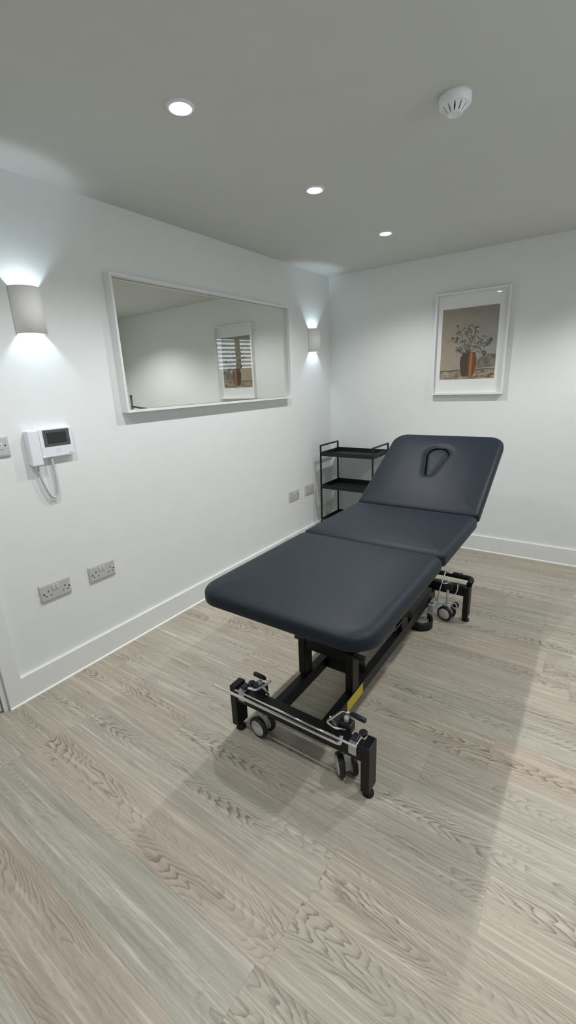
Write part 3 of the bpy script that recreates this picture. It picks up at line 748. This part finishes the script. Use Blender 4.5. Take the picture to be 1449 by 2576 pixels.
add_box(bm, -0.205, 0.205, 0.55, 0.58, -0.088, -0.058, bev=0.002); add_box(bm, -0.205, 0.205, 0.05, 0.08, -0.088, -0.058, bev=0.002); bm.transform(BM)
obj('backrest_frame', bm, M['black'], couch)
for x in (1.10, 1.49):
    g_ = tube([(x, -1.780, 0.575), (x, -1.42, 0.600)], 0.011, n=14); add_tube(g_, [(x, -1.42, 0.600), (x, -1.10, 0.770)], 0.006, n=12)
    obj('gas_spring', g_, M['plug'], couch)
obj('release_handle', tube(rounded([(1.53, -2.10, 0.61), (1.56, -2.19, 0.50), (1.56, -2.31, 0.50), (1.53, -2.38, 0.61)], 0.015), 0.0032, n=10), M['darkmetal'], couch)
# actuator
ac = tube([(1.270, -1.45, 0.190), (1.270, -1.90, 0.40)], 0.024, n=20); add_tube(ac, [(1.270, -1.90, 0.40), (1.270, -2.10, 0.49)], 0.012, n=16)
add_box(ac, 1.235, 1.305, -1.50, -1.36, 0.13, 0.21, bev=0.008)
obj('lift_actuator', ac, M['boxgrey'], couch, 'pale grey lifting motor')
cb = box(1.4035, 1.440, -1.372, -1.268, 0.084, 0.130, bev=0.005); add_box(cb, 1.410, 1.434, -1.350, -1.300, 0.130, 0.142, bev=0.003)
obj('control_box', cb, M['boxgrey'], couch, 'pale grey control box')
# far end guard bar
obj('guard_bar', tube(rounded([(1.005, -1.215, 0.235), (1.005, -1.125, 0.236), (1.590, -1.125, 0.236), (1.590, -1.205, 0.232)], 0.03), 0.0155, n=14), M['plug'], couch)
obj('guard_roller', lathe([(0, -0.012), (0.010, -0.012), (0.019, -0.010), (0.020, 0), (0.019, 0.010), (0.010, 0.012), (0, 0.012)], n=24, cen=(1.530, -1.245, 0.100), axis=(-0.2, -1, 0.1)), M['tyre'], couch)
rg = lathe([(0.011, 0.0122), (0.011, 0.0135), (0.018, 0.0125), (0.019, 0.0105), (0.011, 0.0122)], n=24, cen=(1.530, -1.245, 0.100), axis=(-0.2, -1, 0.1))
obj('roller_ring', rg, M['hub'], bpy.data.objects['guard_roller'], 'pale grey ring')
# casters with brake levers
def caster(cx, cy, ax, mirror, s):
    """twin wheel caster: centre x,y; ax = wheel axle direction; mirror = lever side; s = frame direction"""
    a = Vector((*ax, 0)).normalized(); up = Vector((0,0,1)); R_ = 0.045
    body = bmesh.new(); add_tube(body, [(cx, cy, 0.045), (cx, cy, 0.242)], 0.0085, n=14)
    s_ = bmesh.new(); add_box(s_, -0.013, 0.013, -0.022, 0.022, 0.030, 0.100, bev=0.006)
    ang = math.atan2(a.y, a.x); s_.transform(Matrix.Translation((cx, cy, 0)) @ Matrix.Rotation(ang, 4, 'Z'))
    me_ = bpy.data.meshes.new('t'); s_.to_mesh(me_); s_.free(); body.from_mesh(me_); bpy.data.meshes.remove(me_)
    add_lathe(body, [(0.0, 0.0), (0.009, 0.002), (0.0095, 0.008), (0.009, 0.013), (0.004, 0.018), (0, 0.018)], n=16, cen=(cx, cy, 0.242))
    c = obj('caster', body, M['hub'], couch, 'grey twin-wheel caster')
    for sg in (-1, 1):
        cen = Vector((cx, cy, R_+0.0008))+a*sg*0.0245
        ty = obj('wheel', lathe([(0.034, -0.0105), (0.041, -0.0100), (R_, -0.006), (R_, 0.006), (0.041, 0.0100), (0.034, 0.0105), (0.034, -0.0105)], n=36, cen=cen, axis=a), M['tyre'], c)
        obj('hub_cap', lathe([(0, -0.010), (0.033, -0.010), (0.0345, -0.006), (0.0345, 0.006), (0.033, 0.0112), (0.012, 0.0125), (0, 0.0125)], n=32, cen=cen, axis=a*sg), M['hub'], c, 'pale grey hub cap')
    # block that carries the stem on the beam
    obj('stem_block', box(cx-0.027, cx+0.027, cy-0.020, cy+0.020, 0.200, 0.240, bev=0.006), M['grip'], c)
    m = mirror; z = 0.268
    P = [(cx-m*0.004, cy-s*0.030, 0.238), (cx-m*0.040, cy-s*0.052, z), (cx-m*0.058, cy+s*0.008, z+0.004), (cx-m*0.030, cy+s*0.014, z+0.006), (cx-m*0.005, cy+s*0.016, z+0.006)]
    return c, P
def lever(c, P, grip_dir, glen=0.048):
    obj('brake_lever', tube(rounded(P, 0.010), 0.0042, n=10), M['chrome'], c, 'chrome brake lever')
    e = Vector(P[-1]); g_ = Vector(grip_dir).normalized()
    obj('lever_grip', tube([e, e+g_*0.006, e+g_*0.020, e+g_*(glen-0.004), e+g_*glen], [0.0065, 0.0085, 0.0095, 0.0095, 0.0062], n=18), M['grip'], c, 'black rubber lever grip')
c, _ = caster(1.098, -2.556, (-0.10, -1.0), 1, 1)
lever(c, [(1.080, -2.600, 0.245), (1.094, -2.626, 0.266), (1.131, -2.622, 0.269), (1.153, -2.552, 0.272), (1.122, -2.552, 0.274)], (-1, 0, 0.05), 0.056)
c, _ = caster(1.484, -2.548, (-0.73, -0.68), -1, 1)
lever(c, [(1.500, -2.590, 0.240), (1.480, -2.622, 0.262), (1.444, -2.619, 0.269), (1.468, -2.547, 0.273), (1.499, -2.543, 0.273)], (1, -0.03, -0.05), 0.060)
c, _ = caster(1.484, -1.250, (-0.2, -0.98), -1, -1)
lever(c, [(1.484, -1.262, 0.238), (1.452, -1.272, 0.238), (1.440, -1.160, 0.262), (1.485, -1.157, 0.262)], (1, 0.05, 0.02), 0.055)
c, _ = caster(1.110, -1.250, (-0.4, -0.92), 1, -1)
lever(c, [(1.110, -1.262, 0.238), (1.142, -1.272, 0.238), (1.154, -1.160, 0.262), (1.110, -1.157, 0.262)], (-1, 0.05, 0.02), 0.055)
for cx in (1.138, 1.440):
    obj('brake_link', tube([(cx, -2.585, 0.262), (cx+0.004, -2.560, 0.210)], 0.0045, n=10), M['zinc'], couch)
obj('lock_knob', lathe([(0, 0), (0.006, 0), (0.006, 0.010), (0.015, 0.012), (0.016, 0.020), (0.012, 0.024), (0, 0.024)], n=7, cen=(1.553, -2.552, 0.206), smooth=False), M['grip'], couch)
obj('lock_knob', lathe([(0, 0), (0.006, 0), (0.006, 0.010), (0.015, 0.012), (0.016, 0.020), (0.012, 0.024), (0, 0.024)], n=7, cen=(1.050, -2.552, 0.206), smooth=False), M['grip'], couch)
# brake pedal bar across the near beam
pb = tube(rounded([(0.918, -2.640, 0.219), (0.930, -2.641, 0.220), (1.496, -2.641, 0.222), (1.510, -2.641, 0.226), (1.512, -2.638, 0.262)], 0.012), [0.0045]*1+[0.0055]*99 if False else 0.0055, n=12)
obj('pedal_bar', pb, M['chrome'], couch, 'chrome pedal bar')
obj('pedal_bar', tube([(1.020, -2.622, 0.2235), (1.562, -2.622, 0.2235)], 0.0042, n=12), M['chrome'], couch, 'chrome pedal bar')
for x in (1.029, 1.526):
    bk = box(x, x+0.030, -2.6160, -2.6125, 0.176, 0.2200, bev=0.001); add_box(bk, x, x+0.030, -2.6160, -2.566, 0.2175, 0.2215, bev=0.001)
    hb_ = obj('hook_bracket', bk, M['zinc'], couch)
    obj('clamp_block', box(x+0.003, x+0.027, -2.602, -2.572, 0.2215, 0.234, bev=0.003), M['grip'], hb_)
cb = [Vector(v) for v in ((1.535, -1.238, 0.235), (1.538, -1.262, 0.205), (1.520, -1.290, 0.165), (1.470, -1.320, 0.130), (1.436, -1.335, 0.115))]
obj('control_cable', tube(catmull(cb, 6), 0.0028, n=8), M['zinc'], couch)
cb = [Vector(v) for v in ((1.430, -1.385, 0.100), (1.455, -1.270, 0.190), (1.450, -1.262, 0.240))]
obj('control_cable', tube([(1.452, -1.275, 0.236), (1.434, -1.300, 0.125)], 0.0030, n=8), M['zinc'], couch)

# ------------------------------------------------------------------ foot switch on the floor
t = thing('foot_switch', 'black rounded foot switch on the floor under the right side of the couch', 'foot switch', (1.375, -1.405, 0))
bm = bmesh.new(); n = 40
def dring(r, z, y0=0):
    return [bm.verts.new((1.372+r*math.cos(a), -1.400+r*1.0*math.sin(a), z)) for a in [math.radians(-150)+math.radians(220)*k/n for k in range(n+1)]]
R0, R1, R2, R3 = dring(0.074, 0.001), dring(0.074, 0.052), dring(0.068, 0.052), dring(0.068, 0.001)
for A_, B_ in ((R0, R1), (R1, R2), (R2, R3), (R3, R0)):
    for k in range(n):
        f = bm.faces.new((A_[k], A_[k+1], B_[k+1], B_[k])); f.smooth = A_ in (R0, R2)
for k in (0, n): bm.faces.new((R0[k], R1[k], R2[k], R3[k]))
obj('guard', bm, M['plug'], t)
obj('switch_base', lathe([(0, 0.001), (0.067, 0.001), (0.067, 0.012), (0, 0.014)], n=40, cen=(1.372, -1.400, 0)), M['plug'], t)
bm = bmesh.new()
for k in range(9): add_box(bm, 1.325+k*0.0105, 1.332+k*0.0105, -1.440, -1.365, 0.014, 0.034+0.006*math.sin(PI*k/8), bev=0.0015)
obj('ribbed_pedal', bm, M['boxgrey'], t, 'grey ribbed pedal')

# ------------------------------------------------------------------ dark clothes rail, seen only in the mirror
t = thing('clothes_rail', 'slim dark grey metal rail at the lower left corner of the mirror reflection', 'clothes rail', (2.70, -0.30, 0))
bm = tube([(2.700, -0.30, 0.045), (2.700, -0.30, 1.322)], 0.012, n=16); add_lathe(bm, [(0.012, 0), (0.016, 0.004), (0.016, 0.016), (0.010, 0.024), (0, 0.024)], n=16, cen=(2.700, -0.30, 1.319))
obj('upright', bm, M['darkmetal'], t)
obj('upright', tube([(2.25, -0.30, 0.045), (2.25, -0.30, 1.175)], 0.012, n=16), M['darkmetal'], t)
obj('hanging_bar', tube([(2.700, -0.30, 1.206), (2.25, -0.30, 1.166)], 0.010, n=14), M['darkmetal'], t)
for x in (2.700, 2.25): obj('foot_bar', box(x-0.015, x+0.015, -0.52, -0.08, 0.001, 0.046, bev=0.004), M['darkmetal'], t)

# ------------------------------------------------------------------ daylight through the shuttered window
W = bpy.data.worlds.new('sky'); scene.world = W; W.use_nodes = True
bg = W.node_tree.nodes['Background']; bg.inputs[0].default_value = (0.72, 0.86, 1.0, 1); bg.inputs[1].default_value = 1.1
pt = bpy.data.lights.new('window_daylight', 'AREA'); pt.shape = 'RECTANGLE'; pt.size = WZ1-WZ0-0.02; pt.size_y = WY1-WY0-0.02
pt.energy = 26; pt.color = (0.80, 0.90, 1.0)
po = bpy.data.objects.new('window_daylight', pt); COL.objects.link(po)
po.location = (RW+0.30, (WY0+WY1)/2, (WZ0+WZ1)/2+0.1); po.rotation_euler = (0, math.radians(75), 0)

# ------------------------------------------------------------------ camera
yaw, pit, rol = -0.6172, -0.2872, -0.0418
f = Vector((math.sin(yaw)*math.cos(pit), math.cos(yaw)*math.cos(pit), math.sin(pit)))
r = Vector((math.cos(yaw), -math.sin(yaw), 0)); u = r.cross(f)
r2 = r*math.cos(rol)+u*math.sin(rol); u2 = -r*math.sin(rol)+u*math.cos(rol)
cam = bpy.data.cameras.new('camera'); cam.sensor_fit = 'HORIZONTAL'; cam.sensor_width = 36; cam.lens = 36*1101.63/1449; cam.clip_start = 0.02
co = bpy.data.objects.new('camera', cam); COL.objects.link(co)
co.matrix_world = Matrix(((r2.x, u2.x, -f.x, 2.0861), (r2.y, u2.y, -f.y, -3.7035), (r2.z, u2.z, -f.z, 1.408), (0, 0, 0, 1)))
scene.camera = co
vs = scene.view_settings; vs.view_transform = 'Standard'; vs.look = 'None'; vs.gamma = 1; vs.use_curve_mapping = False
vs.exposure = -0.47
scene.cycles.max_bounces = 10; scene.cycles.diffuse_bounces = 6; scene.cycles.use_denoising = True
